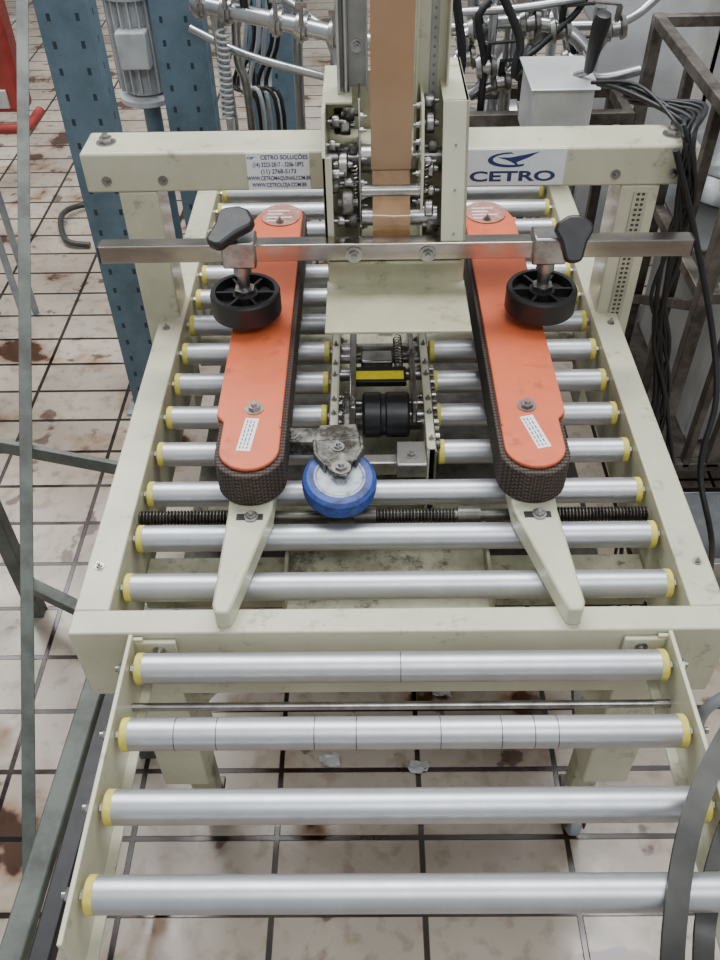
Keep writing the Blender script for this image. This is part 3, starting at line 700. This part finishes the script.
t = thing('tube_rack', (.78, 1.6, 0), 'dark brown tubular metal rack standing right of the machine', 'rack')
rx0, rx1, ry0, ry1, rz = .575, 1.05, 1.36, 1.95, .92
for x in (rx0, rx1):
    for y in (ry0, ry1): MB().box(x-.0125, x+.0125, y-.0125, y+.0125, 0, rz).build('post', DARKP, t, .002)
for xx, w_ in ((rx0+.06, .008), (rx0+.11, .014), (rx0+.155, .006)): MB().box(xx, xx+w_*2, ry0-.011, ry0+.011, .2, rz).build('post', DARKP, t, .002)
for yy in (1.52, 1.70): MB().box(rx0-.01, rx0+.01, yy-.01, yy+.01, 0.2, rz-.02).build('post', DARKP, t, .002)
for z in (rz-.012, .62, .2):
    for y in (ry0, ry1): MB().box(rx0, rx1, y-.011, y+.011, z-.011, z+.011).build('cross_rail', DARKP, t, .002)
    for x in (rx0, rx1): MB().box(x-.011, x+.011, ry0, ry1, z-.011, z+.011).build('cross_rail', DARKP, t, .002)
MB().bar((rx0, ry0, .60), (rx0, ry1, .25), .02, .02).build('brace', DARKP, t, .002)
MB().box(rx0+.012, rx1-.012, ry0+.012, ry1-.012, .205, .211).build('shelf', DARKP, t)
MB().box(rx0+.012, rx1-.012, ry0+.14, ry1-.012, .631, .635).build('shelf', STAIN, t)
pm = holes_mat('black_grille', '#232426', .02, .007, .007, [('X', .02*i+.01) for i in range(10)], dark='#5b5f60')
g = MB().box(0, .2, 0, .006, 0, .16).build('grille_panel', pm, t); g.location = Vector((rx0+.03, ry0-.02, .74))-t.location
t = thing('metal_bin', (.80, 1.65, .211), 'pale metal open bin on the lower shelf of the dark rack', 'bin')
MB().box(.66, .98, 1.42, 1.44, .212, .56).box(.66, .98, 1.86, 1.88, .212, .56).box(.66, .68, 1.44, 1.86, .212, .56).box(.96, .98, 1.44, 1.86, .212, .56).box(.66, .98, 1.42, 1.88, .2115, .22).build('bin_body', SHEET, t, .002)
MB().box(.65, .99, 1.41, 1.425, .55, .57).build('bin_rim', STEEL, t, .002)
t = thing('steel_pan', (.78, 1.75, .636), 'shallow stainless pan on the upper shelf of the dark rack', 'pan')
MB().lathe([(0, .001), (.10, .001), (.125, .07), (.132, .072), (.132, .076), (.120, .074), (.097, .006), (0, .006)], (.74, 1.75, .6355)).build('pan_body', STAIN, t)
MB().tube([(.62, 1.71, .70), (.595, 1.72, .715), (.595, 1.78, .715), (.62, 1.79, .70)], .005, 10).build('handle', STEEL, t)

# loose black cables over the right end of the header
random.seed(21)
for i in range(8):
    j = lambda a_: random.uniform(-a_, a_)
    o_ = .007*i
    pts = [at_y(592+6*i, 88+j(8), 1.46), at_y(635+j(8), 84+3*i+j(5), 1.38), Vector((.428+o_*.8, 1.30+j(.01), .962+.003*i)), at_y(688+j(6), 135+j(10), 1.230), at_y(688+j(8), 185+j(12), 1.234), at_y(674+j(9), 245+j(15), 1.236),
           at_y(658+j(7), 300+j(12), 1.236), at_y(662+j(9), 350+j(10), 1.24), at_y(660+j(10), 410, 1.22), Vector((.455+.016*i, 1.16+j(.03), .25)), Vector((.46+.025*i, 1.1, .008))]
    pipe('cable', pts, .0042 if i % 2 else .0032, CAB, 'black cable looped over the right end of the header beam and hanging down', 'cable', 'black cables draped over the header end')
pipe('cable', [at_y(676, 150, 1.22), at_y(694, 230, 1.22), at_y(712, 330, 1.18), at_y(716, 400, 1.12), at_y(700, 470, 1.06), at_y(712, 545, 1.0), at_z(706, 600, .01)], .005, CAB, 'thicker black cable swinging out to the right edge beside the rack', 'cable')
c = at_z(735, 525, .10)
t = thing('steel_tray', (c.x, c.y, 0), 'shallow stainless tray on the floor right of the machine', 'tray')
q = MB(); w = .17
q.box(c.x-w, c.x+w, c.y-.10, c.y+.10, 0, .006)
for a0 in ((c.x-w, c.x+w, c.y-.10, c.y-.096), (c.x-w, c.x+w, c.y+.096, c.y+.10), (c.x-w, c.x-w+.004, c.y-.1, c.y+.1), (c.x+w-.004, c.x+w, c.y-.1, c.y+.1)): q.box(*a0, 0, .10)
q.build('tray_body', STAIN, t)
MB().box(c.x-w-.012, c.x+w+.012, c.y-.112, c.y-.096, .10, .104).box(c.x-w-.012, c.x-w+.004, c.y-.1, c.y+.1, .10, .104).box(c.x+w-.004, c.x+w+.012, c.y-.1, c.y+.1, .10, .104).box(c.x-w-.012, c.x+w+.012, c.y+.096, c.y+.112, .10, .104).build('tray_rim', STAIN, t, .001)

# left: low steel stand and leaning bar
t = thing('steel_stand', (-.5, .7, 0), 'low green grey steel stand with long beams along the left of the machine', 'stand')
MB().bar((-.478, .22, .35), (-.450, .80, .35), .032, .020).build('upper_beam', GREEN, t, .003)
MB().bar((-.530, .22, .10), (-.500, 1.02, .10), .032, .032).build('lower_beam', BLK, t, .003)
MB().bar(at_y(-40, 438, 1.13), at_y(128, 470, 1.06), .010, .026).build('side_bar', GREEN, t, .001)
e0 = at_y(-40, 438, 1.13)
MB().box(e0.x-.015, e0.x+.015, 1.115, 1.145, 0, e0.z+.012).build('post', GREEN, t, .002)
MB().box(-.465, -.435, .79, .82, 0, .365).build('post', GREEN, t, .002)
MB().box(-.493, -.463, .22, .25, 0, .335).build('post', GREEN, t, .002)
for y in (.235, .9): MB().box(-.530, -.500, y-.015, y+.015, 0, .09).build('foot', BLK, t, .002)
MB().bar((-.52, .235, .10), (-.47, .235, .10), .025, .025).build('cross_tie', GREEN, t, .002)
MB().bar((-.51, .80, .10), (-.45, .805, .10), .025, .025).build('cross_tie', GREEN, t, .002)
MB().bar((-.50, 1.0, .10), (e0.x, 1.13, .10), .025, .025).build('cross_tie', GREEN, t, .002)
A = at_z(30, 960, 0); B = at_y(22, -30, 1.785)
tag(MB().bar(A, B, .021, .006, face=CAM-A.lerp(B, .5)).build('flat_bar', GREEN, None, .001, loc=A), 'long green grey flat bar leaning against the nearest blue upright', 'steel bar')

# bent flat-bar frame in the lower right corner
t = thing('bent_bar_frame', (.30, .15, 0), 'dark bent flat steel bar frame in the lower right corner', 'bar frame')
def pt(px, py, dep): return CAM + ray(px, py)*dep
MB().band([pt(765, 690, .95), pt(735, 725, .90), pt(708, 775, .86), pt(688, 835, .82), pt(676, 910, .79), pt(671, 1010, .78), Vector((.25, .10, .40)), Vector((.26, .10, .004))], .021, .005).build('outer_bar', DARKT, t)
MB().band([pt(775, 750, .93), pt(748, 785, .88), pt(724, 840, .85), pt(709, 900, .82), pt(703, 970, .80), Vector((.28, .14, .45)), Vector((.30, .14, .004))], .019, .005).build('inner_bar', DARKT, t)
MB().band([pt(775, 750, .93), Vector((.60, .55, .5)), Vector((.62, .5, .004))], .016, .005).build('rear_leg', DARKT, t)
MB().tube([pt(765, 690, .95), pt(792, 715, .95), pt(775, 750, .93)], .008, 12).build('cross_tube', DARKT, t)

pipe('hose', [at_z(735, 690, .3), at_z(704, 712, .25), at_z(700, 740, .12), at_z(724, 780, .02), at_z(760, 800, .02)], .009, GREY, 'pale grey hose on the floor at the lower right edge', 'hose')
pipe('hose', [at_z(90, 245, .012), at_z(66, 240, .02), at_z(62, 215, .03), at_z(85, 205, .02), at_z(110, 212, .012)], .010, DARKT, 'dark grey hose curled on the floor beside the nearest blue upright', 'hose')

for i, (px, py) in enumerate(((418, 768), (442, 692), (330, 762))):
    c = at_z(px, py, 0); b = MB(); random.seed(i)
    g = [[b.bm.verts.new((c.x+(u-2)*.009+random.uniform(-.004, .004), c.y+(v-2)*.006+random.uniform(-.004, .004), random.uniform(.001, .010))) for u in range(5)] for v in range(5)]
    for u in range(4):
        for v in range(4): b.bm.faces.new((g[u][v], g[u][v+1], g[u+1][v+1], g[u+1][v]))
    tag(b.build('film_scrap', SCRAP, None, loc=(c.x, c.y, 0)), 'small crumpled scrap of clear film on the tiles under the machine', 'litter', 'film scraps under the machine')

# ------------------------------------------------------------------ light
w = bpy.data.worlds.new('world'); S.world = w; w.use_nodes = True
bg = w.node_tree.nodes['Background']; bg.inputs[0].default_value = (.90, .95, 1, 1); bg.inputs[1].default_value = .58
def area(loc, sx, sy, e, rot=(0, 0, 0), col=(.99, .99, 1)):
    L = bpy.data.lights.new('lamp', 'AREA'); L.shape = 'RECTANGLE'; L.size = sx; L.size_y = sy; L.energy = e; L.color = col
    o = bpy.data.objects.new('ceiling_lamp', L); COL.objects.link(o); o.location = loc; o.rotation_euler = rot
area((.1, 1.9, 3.6), 2.8, 1.1, 140)
area((-1.8, 3.4, 3.4), 2.0, 1.0, 75, (R(-20), R(-15), 0))
area((.6, -.8, 3.3), 2.0, .8, 40, (R(15), 0, 0))
